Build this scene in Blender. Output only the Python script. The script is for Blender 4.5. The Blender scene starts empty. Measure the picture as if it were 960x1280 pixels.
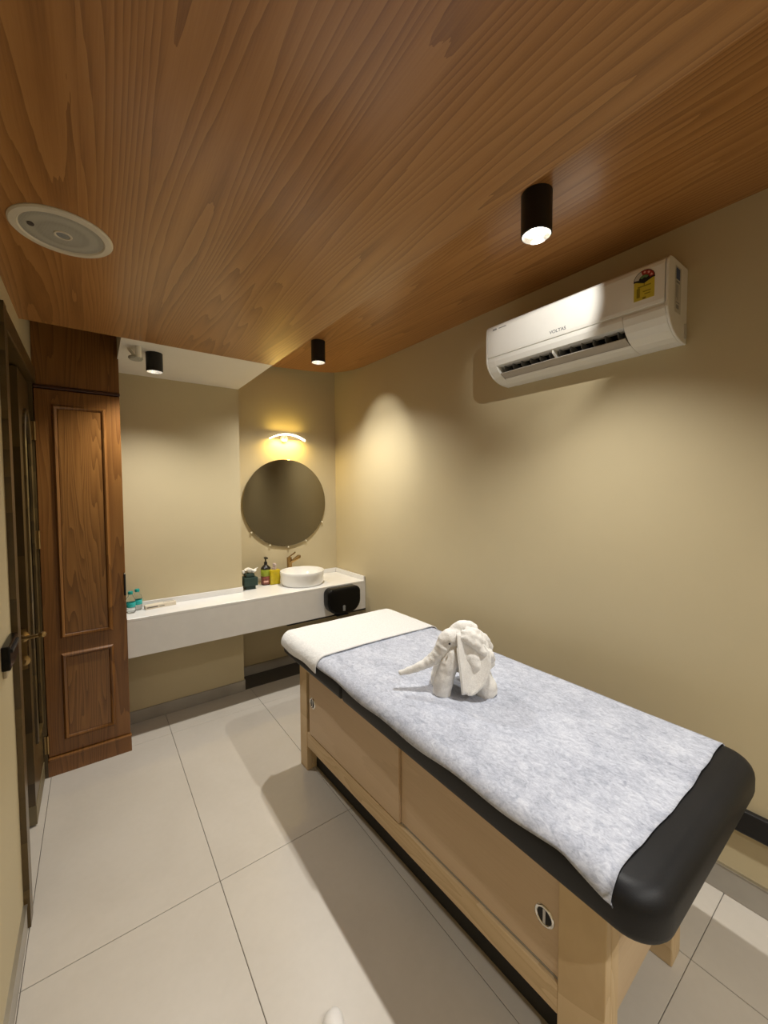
import bpy, bmesh, math, random
from mathutils import Vector, Matrix, noise as mnoise
random.seed(7)
S = bpy.context.scene
COL = S.collection
PI = math.pi

# ------------------------------------------------------------------ camera
cd = bpy.data.cameras.new('camera'); cam = bpy.data.objects.new('camera', cd); COL.objects.link(cam)
S.camera = cam
F_PX, CX, CY = 497.853, 480.589, 633.627
cd.sensor_fit = 'VERTICAL'; cd.sensor_height = 36.0
cd.lens = F_PX / 1280 * 36.0
cd.shift_x = (480 - CX) / 1280; cd.shift_y = (CY - 640) / 1280
cd.clip_start = 0.02
_r = (0.8069773500456597, -0.5905562646660121, -0.005554707644137822)
_d = (-0.029431213819637897, -0.030819521283860434, -0.9990915677558972)
_f = (0.5898485908827684, 0.8064077475889978, -0.04225144331323757)
cam.matrix_world = Matrix(((_r[0], -_d[0], -_f[0], 0), (_r[1], -_d[1], -_f[1], 0), (_r[2], -_d[2], -_f[2], 1.6), (0, 0, 0, 1)))

# ------------------------------------------------------------------ world, exposure
w = bpy.data.worlds.new('world'); S.world = w; w.use_nodes = True
w.node_tree.nodes['Background'].inputs[0].default_value = (0.9, 0.85, 0.75, 1)
w.node_tree.nodes['Background'].inputs[1].default_value = 0.02
S.view_settings.view_transform = 'Standard'; S.view_settings.look = 'None'
S.view_settings.gamma = 1; S.view_settings.use_curve_mapping = False
S.view_settings.exposure = 0.60

SPOT_W = 60.0            # each ceiling spot
SPOT_COL = (1.0, 0.975, 0.915)
WARM = (1.0, 0.70, 0.17)
MIRROR_LAMP_W = 2.6

# ------------------------------------------------------------------ materials
MATS = {}
def nodes_of(name):
    m = bpy.data.materials.new(name); m.use_nodes = True
    nt = m.node_tree; b = nt.nodes['Principled BSDF']
    return m, nt, b
def N(nt, t, **kw):
    n = nt.nodes.new(t)
    for k, v in kw.items(): setattr(n, k, v)
    return n
def rgb(c): return (c[0], c[1], c[2], 1.0)
def coords(nt, scale=(1, 1, 1), rot=(0, 0, 0), loc=(0, 0, 0)):
    tc = N(nt, 'ShaderNodeTexCoord'); mp = N(nt, 'ShaderNodeMapping')
    mp.inputs['Scale'].default_value = scale; mp.inputs['Rotation'].default_value = rot; mp.inputs['Location'].default_value = loc
    nt.links.new(tc.outputs['Object'], mp.inputs['Vector']); return mp.outputs['Vector']
def noise(nt, vec, scale, detail=3, rough=.5, dist=0.0):
    n = N(nt, 'ShaderNodeTexNoise'); n.inputs['Scale'].default_value = scale; n.inputs['Detail'].default_value = detail
    n.inputs['Roughness'].default_value = rough; n.inputs['Distortion'].default_value = dist
    if vec is not None: nt.links.new(vec, n.inputs['Vector'])
    return n.outputs['Fac']
def ramp(nt, fac, stops):
    r = N(nt, 'ShaderNodeValToRGB'); e = r.color_ramp.elements
    while len(e) < len(stops): e.new(0.5)
    for i, (p, c) in enumerate(stops): e[i].position = p; e[i].color = rgb(c)
    nt.links.new(fac, r.inputs[0]); return r.outputs[0]
def math_n(nt, op, a, b=None, c=None):
    n = N(nt, 'ShaderNodeMath', operation=op)
    for i, v in enumerate((a, b, c)):
        if v is None: continue
        if isinstance(v, (int, float)): n.inputs[i].default_value = v
        else: nt.links.new(v, n.inputs[i])
    return n.outputs[0]
def bump(nt, b, h, strength=.2, dist=.002):
    n = N(nt, 'ShaderNodeBump'); n.inputs['Strength'].default_value = strength; n.inputs['Distance'].default_value = dist
    nt.links.new(h, n.inputs['Height']); nt.links.new(n.outputs[0], b.inputs['Normal'])

def plain(name, col, rough=.5, metal=0.0, spec=.5, var=.06, scale=12, bmp=0.0, bscale=200, emis=None, estr=0, coat=0):
    m, nt, b = nodes_of(name)
    v = coords(nt)
    f = noise(nt, v, scale, 3)
    lo = tuple(max(0, c * (1 - var)) for c in col); hi = tuple(min(1, c * (1 + var)) for c in col)
    nt.links.new(ramp(nt, f, [(.3, lo), (.7, hi)]), b.inputs['Base Color'])
    b.inputs['Roughness'].default_value = rough; b.inputs['Metallic'].default_value = metal
    b.inputs['Specular IOR Level'].default_value = spec
    if coat: b.inputs['Coat Weight'].default_value = coat; b.inputs['Coat Roughness'].default_value = .08
    if bmp: bump(nt, b, noise(nt, v, bscale, 2), bmp, .002)
    if emis: b.inputs['Emission Color'].default_value = rgb(emis); b.inputs['Emission Strength'].default_value = estr
    return m

def wood(name, dark, mid, light, across='X', along='Y', sheet=0.6, rings=9.0, fa=2.0, fl=.42, rough=.35, coat=.0, fibre=.5, seed=0.0, spec=.5, lin=0.0):
    """flat-sawn veneer: contour lines of a stretched noise give cathedral figure, fine fibres along the grain"""
    m, nt, b = nodes_of(name)
    tc = N(nt, 'ShaderNodeTexCoord'); sp = N(nt, 'ShaderNodeSeparateXYZ'); nt.links.new(tc.outputs['Object'], sp.inputs[0])
    u = sp.outputs[across]; v = sp.outputs[along]
    us = math_n(nt, 'DIVIDE', u, sheet)
    idx = math_n(nt, 'FLOOR', us)
    loc = math_n(nt, 'PINGPONG', us, 1.0)              # book-matched sheets
    lu = math_n(nt, 'MULTIPLY', loc, sheet)
    cb = N(nt, 'ShaderNodeCombineXYZ')
    nt.links.new(math_n(nt, 'MULTIPLY', lu, fa), cb.inputs[0])
    nt.links.new(math_n(nt, 'MULTIPLY', v, fl), cb.inputs[1])
    nt.links.new(math_n(nt, 'ADD', math_n(nt, 'MULTIPLY', math_n(nt, 'FLOOR', math_n(nt, 'MULTIPLY', us, .5)), 3.7), seed), cb.inputs[2])
    n1 = noise(nt, cb.outputs[0], 1.0, 2.0, .42, .15)
    cw = N(nt, 'ShaderNodeCombineXYZ')
    nt.links.new(math_n(nt, 'MULTIPLY', u, 60), cw.inputs[0]); nt.links.new(math_n(nt, 'MULTIPLY', v, 4.0), cw.inputs[1])
    nw = noise(nt, cw.outputs[0], 1.0, 2, .5)
    val = math_n(nt, 'ADD', math_n(nt, 'ADD', math_n(nt, 'MULTIPLY', n1, rings * 4), math_n(nt, 'MULTIPLY', lu, lin)), math_n(nt, 'MULTIPLY', nw, .45))
    tri = math_n(nt, 'FRACT', val)                       # sharp early-wood edge, soft fade
    cf = N(nt, 'ShaderNodeCombineXYZ')
    nt.links.new(math_n(nt, 'MULTIPLY', u, 230), cf.inputs[0]); nt.links.new(math_n(nt, 'MULTIPLY', v, 5), cf.inputs[1])
    nf = noise(nt, cf.outputs[0], 1.0, 3, .65)
    cl = N(nt, 'ShaderNodeCombineXYZ')
    nt.links.new(math_n(nt, 'MULTIPLY', u, 5), cl.inputs[0]); nt.links.new(math_n(nt, 'MULTIPLY', v, .5), cl.inputs[1])
    nl = noise(nt, cl.outputs[0], 1.0, 2, .5)
    g = math_n(nt, 'ADD', math_n(nt, 'MULTIPLY', tri, 1 - fibre), math_n(nt, 'MULTIPLY', nf, fibre))
    g = math_n(nt, 'ADD', g, math_n(nt, 'MULTIPLY', math_n(nt, 'SUBTRACT', nl, .5), .5))
    nt.links.new(ramp(nt, g, [(.12, dark), (.45, mid), (.85, light)]), b.inputs['Base Color'])
    b.inputs['Roughness'].default_value = rough
    b.inputs['Specular IOR Level'].default_value = spec
    if coat: b.inputs['Coat Weight'].default_value = coat; b.inputs['Coat Roughness'].default_value = .18
    bump(nt, b, g, .12, .001)
    return m

def paint(name, col, rough=.55):
    m, nt, b = nodes_of(name)
    v = coords(nt)
    f = noise(nt, v, 1.6, 4, .55)
    lo = tuple(c * .965 for c in col); hi = tuple(min(1, c * 1.03) for c in col)
    nt.links.new(ramp(nt, f, [(.3, lo), (.7, hi)]), b.inputs['Base Color'])
    b.inputs['Roughness'].default_value = rough; b.inputs['Specular IOR Level'].default_value = .35
    bump(nt, b, noise(nt, v, 45, 3), .06, .002)
    return m

M = dict(
    beige=paint('beige_paint', (.555, .472, .298), .5),
    whitepaint=paint('white_paint', (.80, .76, .67), .6),
    oak=wood('oak_veneer', (.205, .086, .021), (.345, .156, .043), (.430, .212, .066), 'X', 'Y', .52, 6.0, 4.6, .26, .33, .22, .52, 2.0, .5, 44),
    oakz=wood('wardrobe_oak_veneer', (.125, .047, .010), (.215, .087, .019), (.275, .120, .029), 'X', 'Z', .5, 5, 6, .5, .36, .2, .52, 9.0, .5, 45),
    oaky=wood('corridor_oak_veneer', (.10, .036, .010), (.17, .064, .018), (.22, .09, .027), 'X', 'Z', .4, 8, 3.5, .62, .36, .2, .45, 5.0),
    doorwood=wood('dark_door_wood', (.042, .025, .008), (.082, .052, .016), (.115, .074, .024), 'Y', 'Z', .5, 6, 4, .6, .35, .2, .5, 3.0),
    pine=wood('pine', (.540, .380, .205), (.640, .475, .275), (.700, .535, .330), 'X', 'Z', .3, 5, 5, .9, .5, 0, .55, 1.0, .3),
    piney=wood('pine_rail', (.530, .370, .200), (.640, .475, .280), (.710, .545, .340), 'Z', 'Y', .3, 5, 7, .9, .5, 0, .55, 4.0, .3),
    ply=wood('birch_board', (.545, .395, .250), (.600, .445, .290), (.650, .490, .330), 'Z', 'Y', .5, 2.0, 2.0, .6, .45, 0, .75, 6.0, .35),
    plyx=wood('birch_end_board', (.550, .400, .240), (.610, .455, .290), (.660, .505, .330), 'Z', 'X', .5, 2.0, 2.0, .6, .45, 0, .75, 8.0, .35),
    grout=plain('tile_grout', (.17, .155, .135), .8),
    skirt=plain('grey_skirting_tile', (.36, .335, .295), .35, var=.12, scale=5),
    black=plain('black_metal', (.010, .010, .011), .45, spec=.4),
    blackplastic=plain('black_gloss_plastic', (.003, .003, .0035), .20, spec=.2),
    vinyl=plain('black_vinyl', (.009, .0095, .0115), .50, spec=.32, bmp=.12, bscale=420, scale=6, var=.15),
    vanity=plain('white_solid_surface', (.80, .79, .77), .22, var=.02),
    ceramic=plain('white_ceramic', (.84, .83, .80), .10, var=.01),
    acwhite=plain('ac_white_plastic', (.76, .745, .69), .32, var=.015),
    acpanel=plain('ac_gloss_panel', (.79, .775, .72), .20, var=.015),
    acgrey=plain('ac_grey_vane', (.20, .20, .20), .5),
    acdark=plain('ac_dark_outlet', (.008, .008, .009), .7),
    acflap=plain('ac_flap_plastic', (.40, .36, .31), .45),
    chrome=plain('chrome', (.80, .79, .76), .14, 1.0, var=.02),
    steel=plain('brushed_steel', (.52, .50, .46), .32, 1.0, var=.05),
    brass=plain('antique_brass', (.42, .29, .13), .30, 1.0, var=.1),
    bronze=plain('bronze_tap', (.33, .21, .085), .26, 1.0, var=.1),
    mirror=plain('tinted_mirror_glass', (.235, .212, .165), .055, 1.0, var=.01),
    darkglass=plain('dark_door_glass', (.010, .012, .010), .12),
    bedshade=plain('under_bed_shade', (.02, .018, .016), .7),  # near-black colour for the shade under the bed
    greybeige=plain('beige_plastic', (.50, .43, .31), .45),
    speakerw=plain('speaker_rim_plastic', (.62, .57, .46), .45),
    bulb=plain('lit_spot_lens', (.9, .9, .85), .3, emis=(1.0, .93, .80), estr=26),
    refl=plain('spot_reflector', (.92, .88, .80), .22, .9, var=.02, emis=(1.0, .93, .80), estr=.35),
    lampw=plain('lit_mirror_lamp_diffuser', (.9, .85, .7), .4, emis=(1.0, .86, .55), estr=3.2),
    lampbody=plain('mirror_lamp_white_body', (.85, .82, .72), .35),
    tealcap=plain('teal_cap', (.0, .30, .26), .4),
    teallabel=plain('teal_label', (.02, .42, .40), .45, var=.25, scale=90),
    cream=plain('cream_card', (.70, .62, .49), .6),
    inkbrown=plain('printed_ink', (.06, .05, .045), .6),
    inkgrey=plain('grey_print', (.22, .23, .23), .6),
    tissuegreen=plain('dark_green_leatherette', (.010, .034, .026), .5, bmp=.25, bscale=160),
    tissue=plain('white_tissue', (.85, .84, .80), .8, bmp=.3, bscale=60),
    brownpump=plain('dark_brown_pump', (.012, .009, .006), .3),
    limelabel=plain('lime_green_label', (.30, .36, .03), .4, var=.15),
    redlabel=plain('brown_red_label', (.20, .055, .04), .4, var=.5, scale=60),
    pinkpump=plain('pale_pink_pump', (.55, .44, .42), .3),
    blue=plain('blue_print', (.03, .07, .18), .5),
    yellow=plain('yellow_sticker', (.58, .47, .035), .5, var=.08),
    olive=plain('olive_print', (.25, .20, .01), .5),
    red=plain('red_print', (.33, .025, .02), .5),
    green=plain('green_print', (.10, .20, .07), .5),
    pinkstar=plain('pale_star_print', (.75, .42, .34), .5),
    ltgrey=plain('light_grey_print', (.52, .50, .44), .5),
    slipper=plain('white_slipper', (.82, .80, .77), .6),
    eye=plain('eye_black', (.01, .01, .01), .3),
)
def tile_mat():
    m, nt, b = nodes_of('floor_tile_porcelain'); v = coords(nt)
    f = noise(nt, v, 2.2, 5, .6, .4); f2 = noise(nt, v, 38, 3)
    g = math_n(nt, 'ADD', math_n(nt, 'MULTIPLY', f, .8), math_n(nt, 'MULTIPLY', f2, .2))
    nt.links.new(ramp(nt, g, [(.3, (.525, .480, .415)), (.7, (.590, .545, .480))]), b.inputs['Base Color'])
    b.inputs['Roughness'].default_value = .38; b.inputs['Specular IOR Level'].default_value = .4
    bump(nt, b, f2, .04, .001); return m
M['tile'] = tile_mat()
def sheet_mat():
    m, nt, b = nodes_of('blue_grey_nonwoven'); v = coords(nt, (1, .55, 1))
    f = noise(nt, v, 55, 5, .68, 1.2); f2 = noise(nt, v, 9, 3, .55); f3 = noise(nt, v, 260, 3, .6)
    g = math_n(nt, 'ADD', math_n(nt, 'MULTIPLY', f, .50), math_n(nt, 'ADD', math_n(nt, 'MULTIPLY', f2, .25), math_n(nt, 'MULTIPLY', f3, .25)))
    nt.links.new(ramp(nt, g, [(.37, (.30, .325, .40)), (.49, (.465, .495, .585)), (.62, (.64, .67, .755))]), b.inputs['Base Color'])
    b.inputs['Roughness'].default_value = .75; b.inputs['Specular IOR Level'].default_value = .2
    bump(nt, b, f, .25, .002); return m
M['sheet'] = sheet_mat()
def terry_mat(name, col, sc=330, strn=.6):
    m, nt, b = nodes_of(name); v = coords(nt)
    f = noise(nt, v, sc, 3, .7); f2 = noise(nt, v, 30, 3)
    lo = tuple(c * .86 for c in col)
    nt.links.new(ramp(nt, f, [(.3, lo), (.65, col)]), b.inputs['Base Color'])
    b.inputs['Roughness'].default_value = .95; b.inputs['Specular IOR Level'].default_value = .1
    g = math_n(nt, 'ADD', math_n(nt, 'MULTIPLY', f, .5), f2)
    bump(nt, b, g, strn, .004); return m
M['terry'] = terry_mat('white_terry', (.90, .885, .85), 260, .8)
M['towel'] = terry_mat('white_quilted_towel', (.80, .80, .79), 110, 1.0)
def grille_mat():
    m, nt, b = nodes_of('speaker_grille'); v = coords(nt)
    vo = N(nt, 'ShaderNodeTexVoronoi'); vo.inputs['Scale'].default_value = 420; vo.inputs['Randomness'].default_value = .0
    nt.links.new(v, vo.inputs['Vector'])
    nt.links.new(ramp(nt, vo.outputs['Distance'], [(.2, (.16, .155, .13)), (.4, (.40, .385, .325))]), b.inputs['Base Color'])
    b.inputs['Roughness'].default_value = .6; return m
M['grille'] = grille_mat()
def glass_mat(name, col, rough=.03, ior=1.45):
    m, nt, b = nodes_of(name)
    b.inputs['Base Color'].default_value = rgb(col); b.inputs['Transmission Weight'].default_value = 1.0
    b.inputs['Roughness'].default_value = rough; b.inputs['IOR'].default_value = ior; return m
M['pet'] = glass_mat('clear_bottle_plastic', (.93, .97, .96), .05, 1.2)
M['yellowsoap'] = plain('yellow_soap', (.50, .375, .010), .18, var=.12, scale=30)
M['brownglass'] = plain('brown_bottle', (.05, .02, .008), .2)

# ------------------------------------------------------------------ mesh helpers (all vertices in world metres)
class MB:
    def __init__(s): s.v = []; s.f = []
    def add(s, vs, fs):
        o = len(s.v); s.v += [tuple(p) for p in vs]; s.f += [tuple(i + o for i in f) for f in fs]; return s
    def box(s, x0, x1, y0, y1, z0, z1, xf=None):
        vs = [(x, y, z) for z in (z0, z1) for y in (y0, y1) for x in (x0, x1)]
        if xf: vs = [xf(*p) for p in vs]
        return s.add(vs, [(0, 2, 3, 1), (4, 5, 7, 6), (0, 1, 5, 4), (2, 6, 7, 3), (0, 4, 6, 2), (1, 3, 7, 5)])
    def prism(s, pts, vec):
        n = len(pts); vs = [tuple(p) for p in pts] + [tuple(p[i] + vec[i] for i in range(3)) for p in pts]
        return s.add(vs, [tuple(range(n))[::-1], tuple(range(n, 2 * n))] + [(i, (i + 1) % n, n + (i + 1) % n, n + i) for i in range(n)])
    def lathe(s, c, prof, seg=32, axis='Z', sc=(1, 1)):
        """prof: list of (radius, height) from bottom up; closes at r=0"""
        vs = []; fs = []; rings = []
        for r, h in prof:
            if r < 1e-6:
                vs.append((0, 0, h)); rings.append([len(vs) - 1])
            else:
                k = len(vs)
                vs += [(r * sc[0] * math.cos(2 * PI * i / seg), r * sc[1] * math.sin(2 * PI * i / seg), h) for i in range(seg)]
                rings.append(list(range(k, k + seg)))
        for a, b in zip(rings, rings[1:]):
            for i in range(seg):
                j = (i + 1) % seg
                if len(a) == 1 and len(b) == 1: continue
                if len(a) == 1: fs.append((a[0], b[j], b[i]))
                elif len(b) == 1: fs.append((a[i], a[j], b[0]))
                else: fs.append((a[i], a[j], b[j], b[i]))
        def mp(p):
            x, y, z = p
            if axis == 'Y': x, y, z = x, z, y
            if axis == '-Y': x, y, z = x, -z, y
            if axis == 'X': x, y, z = z, x, y
            if axis == '-X': x, y, z = -z, x, y
            return (x + c[0], y + c[1], z + c[2])
        return s.add([mp(p) for p in vs], fs)
    def tube(s, pts, rad, seg=12, cap=True, squash=1.0, up=(0, 0, 1)):
        pts = [Vector(p) for p in pts]; n = len(pts); vs = []; fs = []
        if isinstance(rad, (int, float)): rad = [rad] * n
        prev = None
        for i, p in enumerate(pts):
            t = (pts[min(i + 1, n - 1)] - pts[max(i - 1, 0)]).normalized()
            if prev is None:
                a = Vector(up).cross(t)
                if a.length < 1e-3: a = Vector((1, 0, 0)).cross(t)
            else: a = prev - t * prev.dot(t)
            a.normalize(); prev = a; b = t.cross(a)
            for k in range(seg):
                an = 2 * PI * k / seg
                vs.append(p + (a * math.cos(an) + b * math.sin(an) * squash) * rad[i])
        for i in range(n - 1):
            for k in range(seg):
                j = (k + 1) % seg
                fs.append((i * seg + k, i * seg + j, (i + 1) * seg + j, (i + 1) * seg + k))
        if cap: fs += [tuple(range(seg))[::-1], tuple(range((n - 1) * seg, n * seg))]
        return s.add(vs, fs)
    def grid(s, fn, nu, nv, closed=False):
        vs = [fn(i / nu, j / nv) for j in range(nv + 1) for i in range(nu + 1)]
        fs = [(j * (nu + 1) + i, j * (nu + 1) + i + 1, (j + 1) * (nu + 1) + i + 1, (j + 1) * (nu + 1) + i) for j in range(nv) for i in range(nu)]
        return s.add(vs, fs)
    def build(s, name, mat, parent=None, smooth=False, bevel=0, bseg=2, sub=0, solid=0, angle=40, weld=False):
        me = bpy.data.meshes.new(name)
        off = Vector((0, 0, 0))
        q = parent
        while q is not None: off += q.location; q = q.parent
        me.from_pydata([tuple(Vector(p) - off) for p in s.v], [], s.f)
        bm = bmesh.new(); bm.from_mesh(me)
        if weld: bmesh.ops.remove_doubles(bm, verts=bm.verts, dist=1e-5)
        bmesh.ops.recalc_face_normals(bm, faces=bm.faces); bm.to_mesh(me); bm.free()
        if smooth:
            for p in me.polygons: p.use_smooth = True
            try: me.set_sharp_from_angle(angle=math.radians(angle))
            except Exception: pass
        me.materials.append(M[mat] if isinstance(mat, str) else mat)
        o = bpy.data.objects.new(name, me); COL.objects.link(o)
        if parent is not None: o.parent = parent
        if solid:
            md = o.modifiers.new('solid', 'SOLIDIFY'); md.thickness = solid; md.offset = 1
        if bevel:
            md = o.modifiers.new('bevel', 'BEVEL'); md.width = bevel; md.segments = bseg; md.limit_method = 'ANGLE'; md.angle_limit = math.radians(35)
            md.harden_normals = False
        if sub:
            md = o.modifiers.new('sub', 'SUBSURF'); md.levels = sub; md.render_levels = sub
        return o

def thing(name, label, cat, loc=(0, 0, 0), group=None):
    o = bpy.data.objects.new(name, None); COL.objects.link(o); o.location = loc; o.empty_display_size = .05
    o['label'] = label; o['category'] = cat
    if group: o['group'] = group
    return o
def struct(o, label=None, cat=None):
    o['kind'] = 'structure'
    if label: o['label'] = label
    if cat: o['category'] = cat
    return o
def snode(name, label, cat, loc=(0, 0, 0)):
    return struct(thing(name, label, cat, loc))
def box(name, mat, parent, *a, bevel=0, xf=None, **k): return MB().box(*a, xf=xf).build(name, mat, parent, bevel=bevel, **k)

def outline(x0, x1, y0, y1, radii, inset=0, n=8):
    """rounded rectangle, radii for (x0y0, x1y0, x1y1, x0y1)"""
    pts = []
    cs = [(x0, y0, 1, 1, PI), (x1, y0, -1, 1, 1.5 * PI), (x1, y1, -1, -1, 0), (x0, y1, 1, -1, .5 * PI)]
    for (cx, cy, sx, sy, a0), r in zip(cs, radii):
        ri = max(r - inset, .001); ox = cx + sx * (inset + ri); oy = cy + sy * (inset + ri)
        for k in range(n + 1):
            a = a0 + .5 * PI * k / n; pts.append((ox + ri * math.cos(a), oy + ri * math.sin(a)))
    return pts
def slab(x0, x1, y0, y1, z0, z1, radii, rt, rb, n=8, xf=None):
    mb = MB(); lv = []
    for k in range(5): a = .5 * PI * k / 4; lv.append((z0 + rb * (1 - math.sin(a)), rb * (1 - math.cos(a)))) if False else lv.append((z0 + rb * (1 - math.cos(a)), rb * (1 - math.sin(a))))
    for k in range(7): a = .5 * PI * k / 6; lv.append((z1 - rt * (1 - math.sin(a)), rt * (1 - math.cos(a))))
    vs = []; fs = []; m = None
    for z, d in lv:
        o = outline(x0, x1, y0, y1, radii, d, n); m = len(o)
        vs += [(p[0], p[1], z) if not xf else xf(p[0], p[1], z) for p in o]
    L = len(lv)
    for l in range(L - 1):
        for i in range(m): j = (i + 1) % m; fs.append((l * m + i, l * m + j, (l + 1) * m + j, (l + 1) * m + i))
    fs += [tuple(range(m))[::-1], tuple(range((L - 1) * m, L * m))]
    return mb.add(vs, fs)
def flat_text(name, body, size, mat, parent, fn, bold=0.0, depth=.0006):
    """lettering as mesh: fn maps text-plane x,y,depth to world"""
    cu = bpy.data.curves.new(name, 'FONT'); cu.body = body; cu.size = size; cu.align_x = 'CENTER'; cu.align_y = 'CENTER'
    cu.extrude = depth; cu.offset = bold
    t = bpy.data.objects.new(name, cu); COL.objects.link(t)
    dg = bpy.context.evaluated_depsgraph_get(); me = bpy.data.meshes.new_from_object(t.evaluated_get(dg))
    bpy.data.objects.remove(t); vs = [fn(*v.co) for v in me.vertices]; fs = [tuple(p.vertices) for p in me.polygons]
    return MB().add(vs, fs).build(name, mat, parent)

# ------------------------------------------------------------------ room layout
XL = -.248                         # left wall face
YW = 3.196                         # vanity boxing face
YM = 3.44                          # mirror wall face
YR = -1.6                          # rear wall (behind the camera)
ZL, ZH = 2.385, 2.67               # low veneer panel / high veneer ceiling
XS = .935                          # step between them
WX = lambda Y: 1.985 - .018 * Y    # right wall is very slightly out of square
ZT = 2.80

# floor: grout bed and big porcelain tiles
fl = struct(MB().box(-1.35, 2.15, YR - .1, 3.6, -.06, -.0035).build('floor', 'grout'), 'pale greige porcelain tile floor of the room', 'floor')
xs = [-1.3, -.845, -.235, .375, .985, 1.595, 2.02]; ys = [YR, -.81, .43, 1.67, 2.91, 3.46]
for i in range(len(xs) - 1):
    for j in range(len(ys) - 1):
        MB().box(xs[i] + .001, xs[i + 1] - .001, ys[j] + .001, ys[j + 1] - .001, -.0035, 0).build('floor_tile', 'tile', fl, bevel=.0012, bseg=1)

# walls
rw = MB().prism([(WX(YR), YR, 0), (WX(YM + .1), YM + .1, 0), (2.1, YM + .1, 0), (2.1, YR, 0)], (0, 0, ZT)).build('wall_right', 'beige')
struct(rw, 'long beige painted wall behind the massage bed', 'wall')
struct(MB().box(-.35, XL, YR, 1.93, 0, ZT).box(-.35, XL, 1.93, 2.90, 2.20, ZT).box(-.35, XL, 2.88, YM, 0, ZT).build('wall_left', 'beige'), 'beige wall with the doorway, at the left edge', 'wall')
struct(MB().box(XS - .8 - .35, XS, YW, YM + .1, 0, ZT).build('wall_boxing', 'beige'), 'beige boxed-out wall behind the long part of the vanity', 'wall')
struct(MB().box(XS - .02, 2.1, YM, YM + .1, 0, ZT).build('wall_back', 'beige'), 'beige alcove wall that carries the round mirror', 'wall')
struct(MB().box(-1.35, 2.1, YR - .1, YR, 0, ZT).build('wall_front', 'beige'), 'beige wall behind the camera', 'wall')

# ceiling: structural slab, low veneered part, high veneered part, white soffit
ce = struct(MB().box(-1.35, 2.15, YR - .1, YM + .1, ZT, ZT + .08).build('ceiling', 'whitepaint'), 'stepped oak veneer ceiling with a white plaster strip over the vanity', 'ceiling')
MB().box(XL, XS, YR, 2.457, ZL, ZL + .012).box(XS - .012, XS, YR, 2.457, ZL + .012, ZH).build('low_veneer_panel', 'oak', ce)
hi = [(XS - .012, YR), (WX(YR), YR), (WX(.4), .4), (WX(1.3), 1.3), (WX(2.3), 2.3), (1.935, 2.68), (1.925, 2.935), (1.905, 3.04), (1.87, 3.14), (1.80, 3.238), (1.69, 3.287), (1.55, 3.325), (1.41, 3.352), (1.284, 3.373), (XS - .012, 3.43)]
MB().prism([(a, b, ZH) for a, b in hi], (0, 0, .014)).build('high_veneer_panel', 'oak', ce)
MB().box(.14, XS, 2.457, YW, ZL + .002, ZL + .05).box(.14, .152, 2.457, YW, ZL + .05, ZT).box(XS - .012, XS, 2.457, YW, ZL + .05, ZT).build('white_soffit', 'whitepaint', ce)

# skirting
def skirt(name, mb_, label):
    return struct(mb_.build(name, 'skirt', None, bevel=.002, bseg=1), label, 'baseboard')
b = MB()
b.prism([(WX(YR) - .012, YR, 0), (WX(YM) - .012, YM, 0), (WX(YM), YM, 0), (WX(YR), YR, 0)], (0, 0, .108))
br = skirt('baseboard_right', b, 'grey tile skirting along the long beige wall')
MB().prism([(WX(YR) - .014, YR, .108), (WX(YM) - .014, YM, .108), (WX(YM), YM, .108), (WX(YR), YR, .108)], (0, 0, .004)).build('edge_strip', 'steel', br)
bl = skirt('baseboard_left', MB().box(XL, XL + .010, YR, 1.89, 0, .10), 'grey tile skirting on the near left wall')
MB().box(XL, XL + .012, YR, 1.89, .10, .104).build('edge_strip', 'steel', bl)
skirt('baseboard_back', MB().box(.10, XS, YW - .010, YW, 0, .085), 'grey skirting under the long part of the vanity')
skirt('trim_1', MB().box(XS, WX(YM) - .014, YM - .010, YM, 0, .085).box(XS, XS + .010, YW, YM, 0, .085), 'grey skirting in the recess under the basin')
skirt('trim_2', MB().box(XS + .012, WX(YW) - .014, YW + .002, YM - .011, 0.0005, .004), 'dark floor strip in the recess under the basin').data.materials[0] = plain('dark_recess_strip', (.07, .062, .052), .6)  # thin dark strip laid over the recess floor

# ------------------------------------------------------------------ doorway on the left
dr = snode('door_1', 'dark wooden door frame and arched glass door at the left edge', 'door', (XL, 2.4, 0))
def rough_strip(x0, x1, y0, y1, z0, z1, n=60):
    mb = MB(); vs = []; fs = []
    for i in range(n + 1):
        z = z0 + (z1 - z0) * i / n; r = random.uniform(-.0045, .0045)
        vs += [(x0, y0 + r, z), (x1, y0 + r * .6, z), (x1, y1, z), (x0, y1, z)]
    for i in range(n):
        for k in range(4): a = i * 4; fs.append((a + k, a + (k + 1) % 4, a + 4 + (k + 1) % 4, a + 4 + k))
    fs += [(0, 3, 2, 1), tuple(n * 4 + k for k in range(4))]
    return mb.add(vs, fs)
rough_strip(-.345, -.230, 1.905, 1.965, 0, 2.262).build('jamb', 'doorwood', dr)
MB().box(-.345, -.246, 2.862, 2.872, 0, 2.262).build('jamb', 'doorwood', dr)
MB().box(-.345, -.232, 1.965, 2.862, 2.185, 2.262).build('head_frame', 'doorwood', dr, bevel=.004)
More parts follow.
